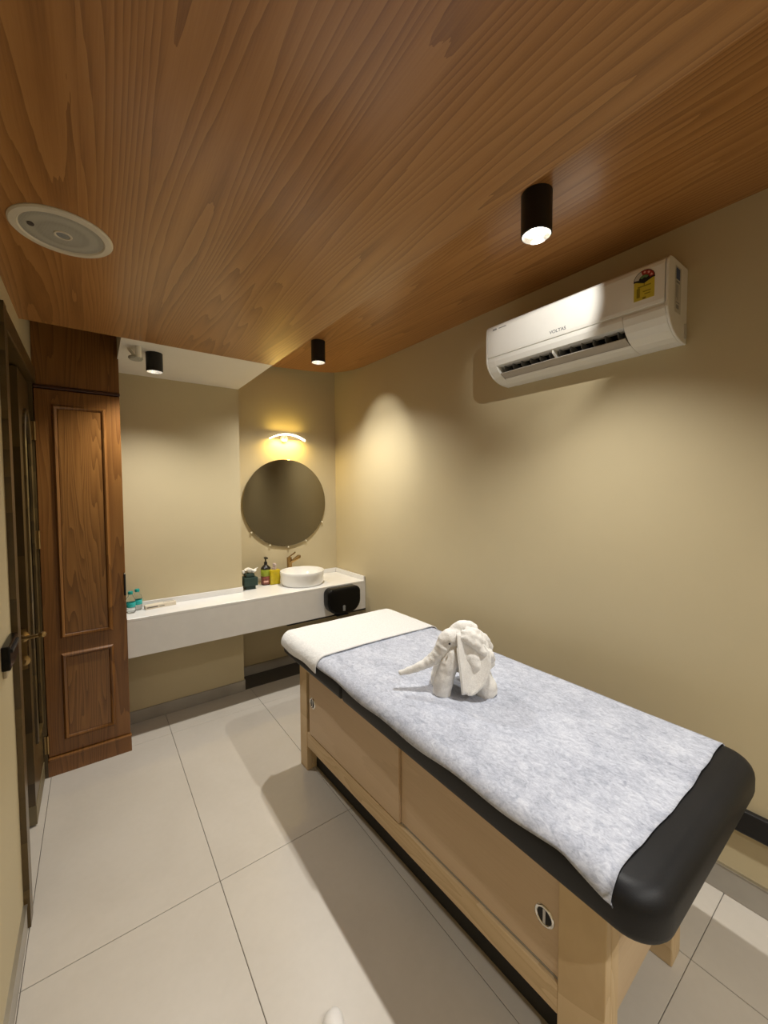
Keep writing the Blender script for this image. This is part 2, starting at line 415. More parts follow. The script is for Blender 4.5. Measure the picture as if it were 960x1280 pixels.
# narrow leaf with an arched glass panel, standing at the wardrobe side
y0, y1 = 2.48, 2.858
xA, xB = -.302, -.264
arch = [(y0 + .085, .36)]
cyA = (y0 + y1) / 2 + .01; ra = .105
arch = [(cyA - ra, .36), (cyA + ra, .36)] + [(cyA + ra * math.cos(PI * k / 14), 1.84 + .17 * math.sin(PI * k / 14)) for k in range(15)]
MB().box(xA, xB, y0, cyA - ra, .012, 2.175).box(xA, xB, cyA + ra, y1, .012, 2.175).box(xA, xB, cyA - ra, cyA + ra, .012, .36).box(xA, xB, cyA - ra, cyA + ra, 2.012, 2.175).build('door_leaf', 'doorwood', dr)
up = arch[2:]
sp = MB()
for k in range(len(up) - 1):
    (ya, za), (yb, zb) = up[k], up[k + 1]
    sp.add([(xA, ya, za), (xA, yb, zb), (xA, yb, 2.013), (xA, ya, 2.013), (xB, ya, za), (xB, yb, zb), (xB, yb, 2.013), (xB, ya, 2.013)],
           [(0, 1, 2, 3), (4, 7, 6, 5), (0, 4, 5, 1)])
sp.build('arch_spandrel', 'doorwood', dr)
MB().prism([(-.286, a, c) for a, c in arch], (.006, 0, 0)).build('glass_panel', 'darkglass', dr)
loop = [(xB + .004, a, c) for a, c in arch] + [(xB + .004, *arch[0])]
MB().tube(loop, .010, 6).build('arch_moulding', 'doorwood', dr, smooth=True)
MB().box(xA - .002, xB + .003, y0 - .0025, y1, .010, .10).build('kick_rail', plain('worn_kick_plate', (.20, .16, .085), .5), dr)
# lever handle with lock below, on the leaf's free edge
hd = MB().lathe((-.285, y0, .925), [(.0, 0), (.026, 0), (.026, .008), (.012, .012), (.012, .034), (0, .034)], 20, '-Y').tube([(-.285, y0 - .028, .925), (-.262, y0 - .030, .925), (-.215, y0 - .030, .928)], .0085, 10).lathe((-.212, y0 - .030, .929), [(0, -.016), (.013, -.010), (.016, 0), (.013, .010), (0, .016)], 12).build('door_handle', 'brass', dr, smooth=True)
MB().lathe((-.285, y0, .812), [(0, 0), (.026, 0), (.026, .010), (.012, .013), (.012, .026), (0, .026)], 20, '-Y').box(-.300, -.27, y0 - .006, y0 + .001, .77, .96).build('lock_plate', 'brass', dr, smooth=True)
for z in (1.93, 1.34, .19):
    MB().tube([(-.244, 2.858, z - .05), (-.244, 2.858, z + .05)], .0065, 8).box(-.258, -.244, 2.856, 2.862, z - .05, z + .05).build('hinge', 'brass', dr, smooth=True)
# corridor seen through the doorway
cw = struct(MB().box(-1.35, -1.25, 1.5, 3.0, 0, 2.3).box(-1.35, -.35, 1.4, 1.5, 0, 2.3).box(-1.35, -.35, 1.5, 3.0, 2.3, 2.38).box(-1.35, -.35, 2.93, 3.0, 0, 2.3).build('wall_corridor', 'beige'), 'corridor wall outside the doorway', 'wall')
pl = snode('trim_3', 'oak panelling seen through the open doorway', 'panel', (-.7, 2.9, 0))
MB().box(-1.25, -.352, 2.895, 2.928, .01, 2.29).build('panel_board', 'oaky', pl)
MB().box(-1.25, -.352, 2.880, 2.895, 2.165, 2.185).build('panel_moulding', 'oaky', pl, bevel=.004)
MB().box(-1.25, -.352, 2.883, 2.895, .01, .10).build('panel_plinth', 'oaky', pl, bevel=.004)

# black switch holder on the left wall
sw = thing('key_card_switch', 'black key card switch box on the near left wall', 'switch', (XL, 1.78, 1.07))
MB().box(XL, XL + .022, 1.70, 1.868, 1.034, 1.112).build('switch_box', 'blackplastic', sw, bevel=.004)
MB().box(XL + .022, XL + .026, 1.72, 1.85, 1.085, 1.097).build('card_slot', 'black', sw)
MB().box(XL, XL + .010, 1.72, 1.80, 1.005, 1.033).build('back_plate', 'greybeige', sw, bevel=.003)

# ------------------------------------------------------------------ wardrobe
WF = 2.873; wx0, wx1 = -.246, .145
wd = thing('wardrobe', 'tall oak veneer wardrobe with two raised panels beside the doorway', 'wardrobe', (-.05, 3.02, 0))
MB().box(wx0, wx1, WF + .02, YW - .002, .0, 2.70).build('carcass', 'oakz', wd)
MB().box(wx0, wx1, WF, WF + .018, 2.186, 2.70).build('top_panel', 'oakz', wd)
MB().box(wx0, wx1 + .002, WF - .010, WF + .018, 2.166, 2.184).build('cornice_strip', wood('dark_red_moulding', (.03, .008, .004), (.05, .014, .006), (.07, .02, .008), 'Z', 'X'), wd, bevel=.005)
MB().box(wx0, wx1 + .004, WF - .012, WF + .018, 0, .088).build('plinth', 'oakz', wd)
MB().box(wx0, wx1 + .006, WF - .018, WF + .018, .088, .104).build('plinth_moulding', 'oakz', wd, bevel=.006, bseg=3)
door = MB().box(wx0 + .002, wx1, WF, WF + .018, .107, 2.163).build('wardrobe_door', 'oakz', wd, bevel=.002, bseg=1)
def frame_mould(x0, x1, z0, z1, wdt, y):
    mb = MB()
    prof = [(0, 0), (.15, -.007), (.45, -.012), (.75, -.009), (1, 0)]
    o = [(x0, z0), (x1, z0), (x1, z1), (x0, z1)]; sg = [(1, 1), (-1, 1), (-1, -1), (1, -1)]
    vs = []; fs = []; n = len(prof)
    for (x, z), (sx, sz) in zip(o, sg):
        for t, dy in prof: vs.append((x + sx * t * wdt, y + dy, z + sz * t * wdt))
    for c in range(4):
        for k in range(n - 1): a = c * n + k; bq = ((c + 1) % 4) * n + k; fs.append((a, bq, bq + 1, a + 1))
    return mb.add(vs, fs)
for z0, z1 in ((.770, 2.084), (.186, .684)):
    frame_mould(-.172, .074, z0, z1, .024, WF).build('panel_moulding', 'oakz', door, smooth=True)
    MB().box(-.146, .048, WF - .003, WF, z0 + .026, z1 - .026).build('raised_panel', wood('wardrobe_panel_oak', (.135, .052, .011), (.245, .104, .024), (.315, .142, .036), 'X', 'Z', .9, 5, 9, .55, .34, .25, .45, 12.0, .5, 40) if z0 > .5 else bpy.data.materials['wardrobe_panel_oak'], door)
hb = MB().tube([(.139, WF - .03, .975), (.139, WF - .03, 1.105)], .006, 10).tube([(.139, WF, .99), (.139, WF - .03, .99)], .004, 8).tube([(.139, WF, 1.09), (.139, WF - .03, 1.09)], .004, 8).build('door_pull', 'black', door, smooth=True)
MB().lathe((.139, WF - .03, 1.108), [(0, -.006), (.006, -.004), (.0075, 0), (.006, .004), (0, .006)], 10).build('pull_cap', 'chrome', door, smooth=True)

# ------------------------------------------------------------------ vanity
VF, VT, VB = 2.932, .80, .552
vr = WX(VF) - .004
va = thing('vanity_counter', 'long white wall-hung vanity counter along the back wall', 'counter', (1.0, 3.1, VB))
pts = [(wx1 + .004, VF, VT), (vr, VF, VT), (WX(YM) - .004, YM - .002, VT), (XS + .004, YM - .002, VT), (XS + .004, YW - .002, VT), (wx1 + .004, YW - .002, VT)]
MB().prism([(a, b_, VT - .018) for a, b_, c in pts], (0, 0, .018)).build('worktop', 'vanity', va, bevel=.0015, bseg=1)
MB().box(wx1 + .004, vr, VF, VF + .018, VB, VT - .0185).build('apron', 'vanity', va)
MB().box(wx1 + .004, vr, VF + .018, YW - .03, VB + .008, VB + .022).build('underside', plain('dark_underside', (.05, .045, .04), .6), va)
MB().box(wx1 + .004, XS + .002, YW - .016, YW - .002, VT, VT + .040).build('backsplash', 'vanity', va, bevel=.002)
MB().box(XS + .004, WX(YM) - .02, YM - .016, YM - .002, VT, VT + .040).build('backsplash', 'vanity', va, bevel=.002)
MB().prism([(vr - .014, VF + .001, VT), (vr, VF + .001, VT), (WX(YM) - .003, YM - .003, VT), (WX(YM) - .017, YM - .003, VT)], (0, 0, .040)).build('backsplash', 'vanity', va, bevel=.002)
MB().box(1.2, vr, VF - .001, VF + .019, VB - .012, VB).build('bottom_strip', 'black', va)  # black strip along the bottom edge of the apron

bs = thing('vessel_basin', 'round white vessel basin standing on the vanity under the mirror', 'basin', (1.436, 3.168, VT))
R = .187
MB().lathe((1.436, 3.168, VT), [(0, .0), (.160, .0), (.172, .004), (.178, .02), (R - .001, .095), (R, .110), (R - .003, .116), (R - .008, .115), (R - .014, .095), (.155, .04), (.12, .018), (.03, .012), (0, .012)], 64).build('bowl', 'ceramic', bs, smooth=True, angle=60)
MB().lathe((1.436, 3.168, VT + .0125), [(.022, 0), (.022, .004), (.015, .006), (0, .006)], 20).build('drain', 'chrome', bs, smooth=True)

tp = thing('bronze_tap', 'tall angular bronze mixer tap behind the white basin', 'tap', (1.410, 3.375, VT))
MB().box(1.388, 1.432, 3.355, 3.397, VT, VT + .012).prism([(1.392, 3.358, VT + .012), (1.428, 3.358, VT + .012), (1.428, 3.393, VT + .012), (1.392, 3.393, VT + .012)], (-.004, 0, .190)).build('tap_body', 'bronze', tp, bevel=.004)
MB().prism([(1.405, 3.352, VT + .165), (1.425, 3.352, VT + .150), (1.482, 3.30, VT + .198), (1.484, 3.30, VT + .222), (1.462, 3.31, VT + .222)], (.010, .034, 0)).build('spout', 'bronze', tp, bevel=.003)
MB().prism([(1.384, 3.358, VT + .200), (1.394, 3.358, VT + .196), (1.452, 3.335, VT + .243), (1.450, 3.335, VT + .252)], (.008, .030, 0)).build('lever', 'bronze', tp, bevel=.003)

# mirror
mi = thing('round_mirror', 'large round bronze-tinted mirror on the alcove wall', 'mirror', (1.405, YM, 1.489))
MB().lathe((1.405, YM - .002, 1.489), [(0, 0), (.375, 0), (.375, .014), (0, .014)], 96, '-Y').build('backing', 'black', mi)
MB().lathe((1.405, YM - .0165, 1.489), [(0, 0), (.390, 0), (.390, .004), (.387, .006), (0, .006)], 128, '-Y').build('mirror_glass', 'mirror', mi)
for an in (-142, -113, -88, -62, -28):
    a = math.radians(an); cx, cz = 1.405 + .402 * math.cos(a), 1.489 + .402 * math.sin(a)
    MB().lathe((cx, YM - .001, cz), [(0, 0), (.0075, 0), (.0075, .022), (.005, .026), (0, .026)], 12, '-Y').build('mirror_clip', plain('clear_clip', (.80, .74, .58), .2) if an == -142 else bpy.data.materials['clear_clip'], mi, smooth=True)

# mirror lamp: arched bar
ml = thing('mirror_lamp', 'slim arched wall lamp glowing yellow above the round mirror', 'lamp', (1.41, YM, 2.07))
arc = []
for k in range(25):
    t = -1 + 2 * k / 24; arc.append((1.41 + .163 * t, YM - .062, 2.098 - .046 * t * t))
def bar(dz0, dz1, y0, y1):
    mb = MB(); vs = []; fs = []; n = len(arc)
    for x, y, z in arc: vs += [(x, y0, z + dz0), (x, y1, z + dz0), (x, y1, z + dz1), (x, y0, z + dz1)]
    for i in range(n - 1):
        for k in range(4): fs.append((i * 4 + k, i * 4 + (k + 1) % 4, i * 4 + 4 + (k + 1) % 4, i * 4 + 4 + k))
    fs += [(3, 2, 1, 0), tuple((n - 1) * 4 + k for k in range(4))]
    return mb.add(vs, fs)
bar(.006, .012, YM - .082, YM - .048).build('lamp_bar', 'lampbody', ml, bevel=.002)
bar(-.006, .006, YM - .080, YM - .050).build('diffuser', 'lampw', ml)
MB().lathe((1.395, YM - .001, 2.064), [(0, 0), (.033, 0), (.033, .020), (.026, .030), (0, .033)], 28, '-Y').tube([(1.395, YM - .03, 2.07), (1.40, YM - .055, 2.094)], .006, 8).build('wall_mount', 'lampbody', ml, smooth=True)
for dz, p, nm in ((-.02, MIRROR_LAMP_W, 'lamp_light'), (.025, MIRROR_LAMP_W * .13, 'lamp_light')):
    l = bpy.data.lights.new(nm, 'AREA'); l.shape = 'RECTANGLE'; l.size = .30; l.size_y = .025; l.energy = p; l.color = WARM
    o = bpy.data.objects.new(nm, l); COL.objects.link(o); o.parent = ml
    o.location = (0, -.065, .012 + dz if dz < 0 else .055); o.rotation_euler = (0, 0, 0) if dz < 0 else (PI, 0, 0)

# things on the counter
tb = thing('tissue_box', 'dark green tissue holder on the vanity with white tissues', 'tissue box', (1.012, 3.262, VT))
MB().box(.972, 1.052, 3.222, 3.302, VT, VT + .028).build('foot', 'tissuegreen', tb, bevel=.004)
MB().box(.955, 1.069, 3.210, 3.314, VT + .028, VT + .100).build('holder_body', 'tissuegreen', tb, bevel=.008)
MB().box(.975, 1.045, 3.222, 3.300, VT + .100, VT + .128).build('lid', 'tissuegreen', tb, bevel=.006)
def tissue(s, t):
    a = 2 * PI * s; r = .012 + .034 * t + .010 * math.sin(5 * a + 1.3) * t
    return (1.030 + r * math.cos(a) * 1.05, 3.266 + r * math.sin(a), VT + .118 + .040 * t + .010 * math.sin(3 * a + 2 * t) * t)
MB().grid(tissue, 30, 6).build('tissue', 'tissue', tb, smooth=True, solid=.001)
MB().box(.962, 1.02, 3.28, 3.312, VT + .115, VT + .150).build('tissue', 'tissue', tb, bevel=.012)

gb = thing('pump_bottle', 'dark pump bottle with lime and red label on the vanity', 'bottle', (1.172, 3.325, VT))
c = (1.172, 3.325, VT)
MB().lathe(c, [(0, 0), (.039, 0), (.041, .006), (.041, .135), (.038, .142), (0, .142)], 28).build('bottle_body', 'brownglass', gb, smooth=True)
MB().lathe(c, [(.0415, .008), (.0420, .009), (.0420, .074), (.0415, .075)], 28).build('lower_label', 'redlabel', gb, smooth=True)
MB().lathe(c, [(.0415, .076), (.0422, .077), (.0422, .130), (.0415, .131)], 28).build('upper_label', 'limelabel', gb, smooth=True)
MB().lathe(c, [(.041, .136), (.038, .146), (.020, .165), (.014, .170), (.014, .195), (.006, .197), (.006, .215), (.010, .218), (.010, .236), (0, .238)], 24).box(c[0] - .012, c[0] + .010, c[1] - .034, c[1] + .008, VT + .222, VT + .234).build('pump', 'brownpump', gb, smooth=True)
MB().box(c[0] - .03, c[0] + .006, c[1] - .0432, c[1] - .030, VT + .026, VT + .040).build('label_print', 'pinkstar', gb)

yb = thing('soap_dispenser', 'square soap dispenser filled with yellow liquid on the vanity', 'bottle', (1.236, 3.296, VT))
c = (1.236, 3.296, VT)
MB().box(c[0] - .044, c[0] + .044, c[1] - .03, c[1] + .03, VT, VT + .126).build('dispenser_body', 'yellowsoap', yb, bevel=.007, bseg=3)
MB().lathe(c, [(.018, .126), (.018, .144), (.008, .146), (.008, .162), (.013, .165), (.013, .178), (0, .180)], 20).box(c[0] - .008, c[0] + .008, c[1] - .036, c[1], VT + .166, VT + .176).build('pump', 'pinkpump', yb, smooth=True)

def water(loc, label):
    wt = thing('water_bottle', label, 'bottle', (0, 0, 0), 'small water bottles at the wardrobe end of the vanity')
    MB().lathe((0, 0, 0), [(0, .002), (.020, 0), (.026, .006), (.027, .03), (.0255, .034), (.027, .038), (.027, .085), (.024, .098), (.012, .116), (.011, .128)], 24).build('bottle_body', 'pet', wt, smooth=True)
    MB().lathe((0, 0, 0), [(.0272, .040), (.0278, .041), (.0278, .070), (.0272, .071)], 24).build('wrap_label', 'teallabel', wt, smooth=True)
    MB().lathe((0, 0, 0), [(.013, .124), (.0145, .125), (.0145, .141), (.012, .143), (0, .143)], 20).build('cap', 'tealcap', wt, smooth=True)
    wt.location = loc; return wt
w1 = water((.222, 3.135, VT), 'clear water bottle with teal cap, the one nearer the small cream box')
w2 = water((.180, 3.085, VT), 'clear water bottle with teal cap, half hidden by the wardrobe')

cb_ = thing('cream_box', 'slim cream printed box lying on the vanity beside water bottles', 'box', (.35, 3.14, VT))
def cbx(x, y, z):   # slightly turned
    a = math.radians(8); return (.355 + x * math.cos(a) - y * math.sin(a), 3.128 + x * math.sin(a) + y * math.cos(a), VT + z)
MB().box(-.095, .095, -.025, .025, 0, .026, xf=cbx).build('carton', 'cream', cb_, bevel=.002)
flat_text('print', 'BLOOM KIT', .022, 'inkbrown', cb_, lambda x, y, d: cbx(-.045 + x * .62, -.0253 + d * .2, .012 + y)) if False else MB().box(-.088, -.02, -.0256, -.0245, .010, .016, xf=cbx).box(-.012, .02, -.0256, -.0245, .010, .014, xf=cbx).build('print', 'inkbrown', cb_)
mbp = MB()
for k in range(7): mbp.box(.020 + k * .010, .025 + k * .010, -.005, .012, .0258, .0266, xf=cbx)
mbp.build('top_print', 'inkgrey', cb_)

# black paper dispenser on the vanity front
pd = thing('paper_dispenser', 'black rounded paper dispenser mounted on the white vanity front', 'dispenser', (1.655, VF, .68))
def vert(x, y, z): return (x, VF - .001 - z, y)      # slab built flat, stood upright
slab(1.515, 1.828, .572, .790, 0, .088, (.105, .105, .05, .05), .022, .004, 8, vert).build('housing', 'blackplastic', pd, smooth=True, angle=60)
MB().box(1.648, 1.668, VF - .094, VF - .086, .60, .63).lathe((1.658, VF - .0895, .635), [(0, 0), (.012, 0), (.012, .004), (0, .004)], 16, '-Y').build('key_lock', 'inkgrey', pd)
MB().box(1.60, 1.71, VF - .075, VF - .02, .556, .563).build('paper_slot', 'acdark', pd)

# angle valve under the vanity
av = thing('angle_valve', 'small chrome water valve on the wall under the vanity', 'valve', (1.30, YM, .42))
MB().lathe((1.30, YM - .001, .415), [(0, 0), (.026, 0), (.022, .006), (.010, .008), (.010, .05), (.016, .052), (.016, .075), (0, .077)], 18, '-Y').build('valve_body', 'chrome', av, smooth=True)
MB().tube([(1.30, YM - .04, .415), (1.30, YM - .04, .50), (1.32, YM - .06, .560)], .006, 8).build('hose', 'steel', av, smooth=True)

# black trunking on the right wall
tk = MB().prism([(WX(-1.0) - .028, -1.0, .288), (WX(.92) - .028, .92, .288), (WX(.92), .92, .288), (WX(-1.0), -1.0, .288)], (0, 0, .090)).build('wall_rail', 'black', None, bevel=.006)
tk['label'] = 'black bumper rail low on the wall behind the foot of the bed'; tk['category'] = 'rail'

# ------------------------------------------------------------------ massage bed
bd = thing('massage_bed', 'massage bed with black vinyl top on a pale pine cabinet base', 'massage bed', (1.28, 1.28, 0))
A = math.radians(2.03); ca, sa = math.cos(A), math.sin(A)
def bx(x, y, z): return (1.0 + x * ca - y * sa, .44 + x * sa + y * ca, z)     # frame is slightly turned under the top
BW, BL, BH = .595, 1.692, .640
MB().box(0, .032, 0, .125, 0, BH, xf=bx).box(.032, .078, 0, .10, 0, BH, xf=bx).build('leg', 'pine', bd, bevel=.003)
MB().box(0, .032, BL - .082, BL, 0, BH, xf=bx).box(.032, .078, BL - .082, BL, 0, BH, xf=bx).build('leg', 'pine', bd, bevel=.003)
MB().box(BW - .082, BW, 0, .10, 0, BH, xf=bx).build('leg', 'pine', bd, bevel=.004)
MB().box(BW - .082, BW, BL - .10, BL, 0, BH, xf=bx).build('leg', 'pine', bd, bevel=.004)
MB().box(.002, .030, .125, BL - .082, .142, .228, xf=bx).build('bottom_rail', 'piney', bd, bevel=.003)
MB().box(.002, .030, .125, BL - .082, .575, BH, xf=bx).build('top_rail', 'piney', bd, bevel=.002)
MB().box(BW - .03, BW - .002, .10, BL - .10, .142, BH, xf=bx).build('back_panel', 'ply', bd)
MB().box(.03, BW - .03, .03, BL - .03, .200, .214, xf=bx).build('cabinet_floor', 'ply', bd)
MB().box(.078, BW - .082, .004, .026, .214, BH, xf=bx).build('end_panel', 'plyx', bd)
MB().box(.078, BW - .082, BL - .026, BL - .004, .214, BH, xf=bx).build('end_panel', 'plyx', bd)
def pull(parent, y, z, xo):
    def P(px, py, pz): return bx(xo - pz, y + px, z + py)
    mb = MB(); sg = 28; prof = [(.0215, -.003), (.0215, .001), (.024, .004), (.0285, .0035), (.0305, 0)]
    vs = [P(r * math.cos(2 * PI * i / sg), r * math.sin(2 * PI * i / sg), h) for r, h in prof for i in range(sg)]
    fs = [(k * sg + i, k * sg + (i + 1) % sg, (k + 1) * sg + (i + 1) % sg, (k + 1) * sg + i) for k in range(len(prof) - 1) for i in range(sg)]
    mb.add(vs, fs).build('recessed_pull', 'chrome', parent, smooth=True, angle=70)
    MB().box(xo - .0025, xo + .001, y - .004, y + .004, z - .021, z + .021, xf=bx).build('latch_bar', 'steel', parent)
    mb = MB(); vs = [P(r * math.cos(2 * PI * i / sg), r * math.sin(2 * PI * i / sg), h) for r, h in ((.0218, .001), (.0205, .0006)) for i in range(sg)]
    mb.add(vs, [(i, (i + 1) % sg, sg + (i + 1) % sg, sg + i) for i in range(sg)] + [tuple(range(sg, 2 * sg))]).build('pull_recess', 'acdark', parent)
d1 = MB().box(-.001, .011, .80, BL - .118, .236, .585, xf=bx).build('sliding_door', 'ply', bd, bevel=.001, bseg=1)
pull(d1, 1.535, .425, -.001)
d2 = MB().box(.013, .025, .127, .83, .236, .585, xf=bx).build('sliding_door', 'ply', bd, bevel=.001, bseg=1)
pull(d2, .172, .380, .013)
MB().box(.060, .070, .11, BL - .08, .001, .150, xf=bx).build('shade_board', 'bedshade', bd)  # dark board added to stand in for the deep shadow under the bed
MB().box(.0125, .0135, .127, .80, .229, .236, xf=bx).build('door_track', plain('grey_track', (.30, .28, .25), .4), bd)
# vinyl top: two cushions and their base boards
mx0, mx1, my0, my1 = .872, 1.678, .285, 2.262
ZM0, ZM1 = .644, .758
MB().box(mx0 + .06, mx1 - .06, my0 + .06, my1 - .06, ZM0 - .012, ZM0 + .004).build('top_board', 'black', bd)
slab(mx0, mx1, my0, 1.530, ZM0, ZM1, (.085, .085, .012, .012), .046, .030, 10).build('cushion', 'vinyl', bd, smooth=True, angle=60)
slab(mx0, mx1, 1.540, my1, ZM0, ZM1, (.012, .012, .085, .085), .046, .030, 10).build('cushion', 'vinyl', bd, smooth=True, angle=60)

# sheet and towel draped over the top
def drape_path(off, zl, zr, r=.046):
    """points across the mattress from the left skirt over the top to the right skirt"""
    xl, xr, zt = mx0 - off, mx1 + off, ZM1 + off; r2 = r + off
    p = [(xl, zl + (zt - r2 - zl) * k / 3) for k in range(3)] if zl < zt - r2 else []
    a0 = 0 if zl < zt - r2 else math.asin(min(1, (zl - (zt - r2)) / r2))
    for k in range(9): a = a0 + (.5 * PI - a0) * k / 8; p.append((xl + r2 - r2 * math.cos(a), zt - r2 + r2 * math.sin(a)))
    n = 46
    for k in range(1, n): p.append((xl + r2 + (xr - xl - 2 * r2) * k / n, zt))
    a1 = 0 if zr < zt - r2 else math.asin(min(1, (zr - (zt - r2)) / r2))
    for k in range(9): a = .5 * PI - (.5 * PI - a1) * k / 8; p.append((xr - r2 + r2 * math.cos(a), zt - r2 + r2 * math.sin(a)))
    return p
def drape(y0f, y1f, ny, off, zl_fn, zr_fn, amp, seed, creases=()):
    vs = []; fs = []; nc = None
    for j in range(ny + 1):
        t = j / ny; yc = y0f(.5) + (y1f(.5) - y0f(.5)) * t
        path = drape_path(off, zl_fn(yc), zr_fn(yc)); nc = len(path)
        for i, (x, z) in enumerate(path):
            s = i / (nc - 1); y = y0f(s) + (y1f(s) - y0f(s)) * t
            h = mnoise.noise(Vector((x * 7, y * 3.2, seed))) * amp + mnoise.noise(Vector((x * 22, y * 14, seed + 4))) * amp * .35
            for cxr, wd_, hh in creases:
                q = (x - cxr - .01 * math.sin(y * 2.1)) / wd_; h += hh * math.exp(-q * q)
            h = max(h + amp * .7, 0)
            if i < 10: vs.append((x - h * .9, y, z + h * .25))
            else: vs.append((x, y, z + h))
    for j in range(ny):
        for i in range(nc - 1): a = j * nc + i; fs.append((a, a + 1, a + nc + 1, a + nc))
    return MB().add(vs, fs)
sh = drape(lambda s: .372 + .004 * math.sin(s * 9) + .0012 * math.sin(s * 40), lambda s: 2.05, 90, .0025,
           lambda y: .727 + .010 * math.sin(y * 3.1 + 1) + .004 * math.sin(y * 17) - (.030 * max(0, 1 - (y - .37) / .12) if y < .49 else 0),
           lambda y: .735 + .004 * math.sin(y * 9), .0030, 3.0,
           ((1.16, .006, .0022), (1.42, .006, .0026), (1.55, .004, .0018), (.98, .012, .0020))).build('bed_sheet', 'sheet', None, smooth=True, angle=180, solid=.0008)
sh['label'] = 'mottled blue-grey disposable sheet spread over the massage bed'; sh['category'] = 'sheet'
tw = drape(lambda s: 1.762 + .018 * math.sin(s * 3.0) - .012 * s, lambda s: my1 + .004, 46, .0065,
           lambda y: .700 - .006 * math.sin(y * 19), lambda y: .730, .0045, 8.0)
# far end hangs over the head edge
tw_o = tw.build('head_towel', 'towel', None, smooth=True, angle=180, solid=.005)
me = tw_o.data
for vtx in me.vertices:
    p = vtx.co; ex = p.y - (my1 - .05)
    if ex > 0: p.z -= .9 * ex * ex / .054
    # follow the rounded far corners of the cushion
    for xc, sg in ((mx0, 1), (mx1, -1)):
        dx = (p.x - xc) * sg; ty = p.y - (my1 - .085)
        if dx < .085 and ty > 0: p.x += sg * (.085 - math.sqrt(max(0, .085 ** 2 - min(ty, .084) ** 2))) * max(0, 1 - max(dx, 0) / .085) * .8
tw_o['label'] = 'white towel folded over the head end of the massage bed'; tw_o['category'] = 'towel'

# ------------------------------------------------------------------ towel elephant
EO = Vector((1.15, 1.2, ZM1 + .006)); yaw = .632
er = Vector((math.cos(yaw), -math.sin(yaw), 0)); ed = Vector((math.sin(yaw), math.cos(yaw), 0))
def E(a, d, z): return tuple(EO + er * a + ed * d + Vector((0, 0, z)))
el = thing('towel_elephant', 'white towel folded into an elephant, standing on the blue-grey sheet', 'towel animal', tuple(EO + er * .1))
def remeshed(mb, name, vox, amp, freq, smooth_it=4):
    o = mb.build(name, 'terry', el, smooth=True)
    md = o.modifiers.new('r', 'REMESH'); md.mode = 'VOXEL'; md.voxel_size = vox
    md = o.modifiers.new('s', 'SMOOTH'); md.iterations = smooth_it; md.factor = .5
    dg = bpy.context.evaluated_depsgraph_get(); dg.update()
    me = bpy.data.meshes.new_from_object(o.evaluated_get(dg)); o.modifiers.clear(); o.data = me
    for p in me.polygons: p.use_smooth = True
    for vtx in me.vertices:
        n = vtx.normal; c = vtx.co
        vtx.co = c + n * (mnoise.noise(c * freq) * amp + mnoise.noise(c * freq * 3.1) * amp * .35)
    me.materials.clear(); me.materials.append(M['terry']); return o
def spiral_end(mb, foot, r, ax): pass
body = MB()
fold = lambda base, k: base * (1 + .05 * math.sin(k * 2.2))
# front and rear leg pairs: leaning rolls
for dd in (-.042, .040):
    body.tube([E(.012, dd, -.004), E(.016, dd, .03), E(.028, dd, .08), E(.045, dd, .125), E(.062, dd * .8, .160), E(.09, dd * .6, .185)], [.038, .0395, .038, .037, .036, .03], 18)
    body.tube([E(.198, dd, -.004), E(.190, dd, .03), E(.172, dd, .07), E(.150, dd, .115), E(.125, dd * .8, .155), E(.10, dd * .6, .18)], [.046, .046, .045, .045, .045, .035], 18)
body.tube([E(.05, 0, .165), E(.09, 0, .185), E(.14, 0, .175), E(.185, 0, .135), E(.215, 0, .09)], [.045, .060, .064, .055, .030], 18)
remeshed(body, 'body', .0055, .0035, 38)
head = MB()
head.tube([E(.105, -.005, .212), E(.072, -.012, .222), E(.046, -.016, .218), E(.024, -.018, .203), E(.014, -.018, .186)], [.036, .042, .041, .033, .026], 20)
trunk = []; tr = []
for k in range(26):
    t = k / 25
    a = .024 - .056 * t - .130 * t ** 1.8; z = .190 - .165 * t + .046 * t * t
    trunk.append(E(a, -.020 + .006 * t, z)); tr.append((.034 - .023 * t) * (1 + .07 * math.sin(k * 2.1)))
head.tube(trunk, tr, 16)
head.tube([E(.062, -.005, .245), E(.092, -.002, .262), E(.130, 0, .262), E(.162, .002, .250)], [.022, .026, .027, .020], 16)
remeshed(head, 'head', .005, .0026, 45)
# ears: hanging flaps folded forward
def bez(P, t):
    P = list(P)
    while len(P) > 1: P = [tuple(p[i] * (1 - t) + q[i] * t for i in range(len(p))) for p, q in zip(P, P[1:])]
    return P[0]
def ear(sgn):
    dd = .092 if sgn < 0 else .086
    Lf = [(.070, .252, .55), (.062, .190, .95), (.078, .110, 1.12), (.084, .026, 1.12)]      # a, z, share of the sideways reach
    Rt = [(.185, .205, .55), (.222, .150, .98), (.180, .060, 1.22), (.120, .028, 1.16)]
    def fn(s, t):
        l = bez(Lf, t); r = bez(Rt, t)
        a = l[0] * (1 - s) + r[0] * s; z = l[1] * (1 - s) + r[1] * s
        hollow = .024 * math.sin(PI * s) ** .8 * math.sin(PI * min(1, .15 + t * .8))
        d = dd * (l[2] * (1 - s) + r[2] * s) - hollow + .0035 * math.sin(s * 14 + t * 5) * (1 - t)
        return E(a, sgn * d, z)
    o = MB().grid(fn, 24, 24).build('ear', 'terry', el, smooth=True, angle=180, solid=.006)
    rim = [fn(0, .25 + .75 * t / 14) for t in range(15)] + [fn(s / 6, 1) for s in range(1, 6)] + [fn(1, 1 - t / 16) for t in range(15)]
    MB().tube([Vector(p) for p in rim], [.0030] * 18 + [.006 + .0015 * (k % 3 == 0) for k in range(len(rim) - 18)], 8).build('hem', 'terry', o, smooth=True)
ear(-1); ear(1)
hm = MB()
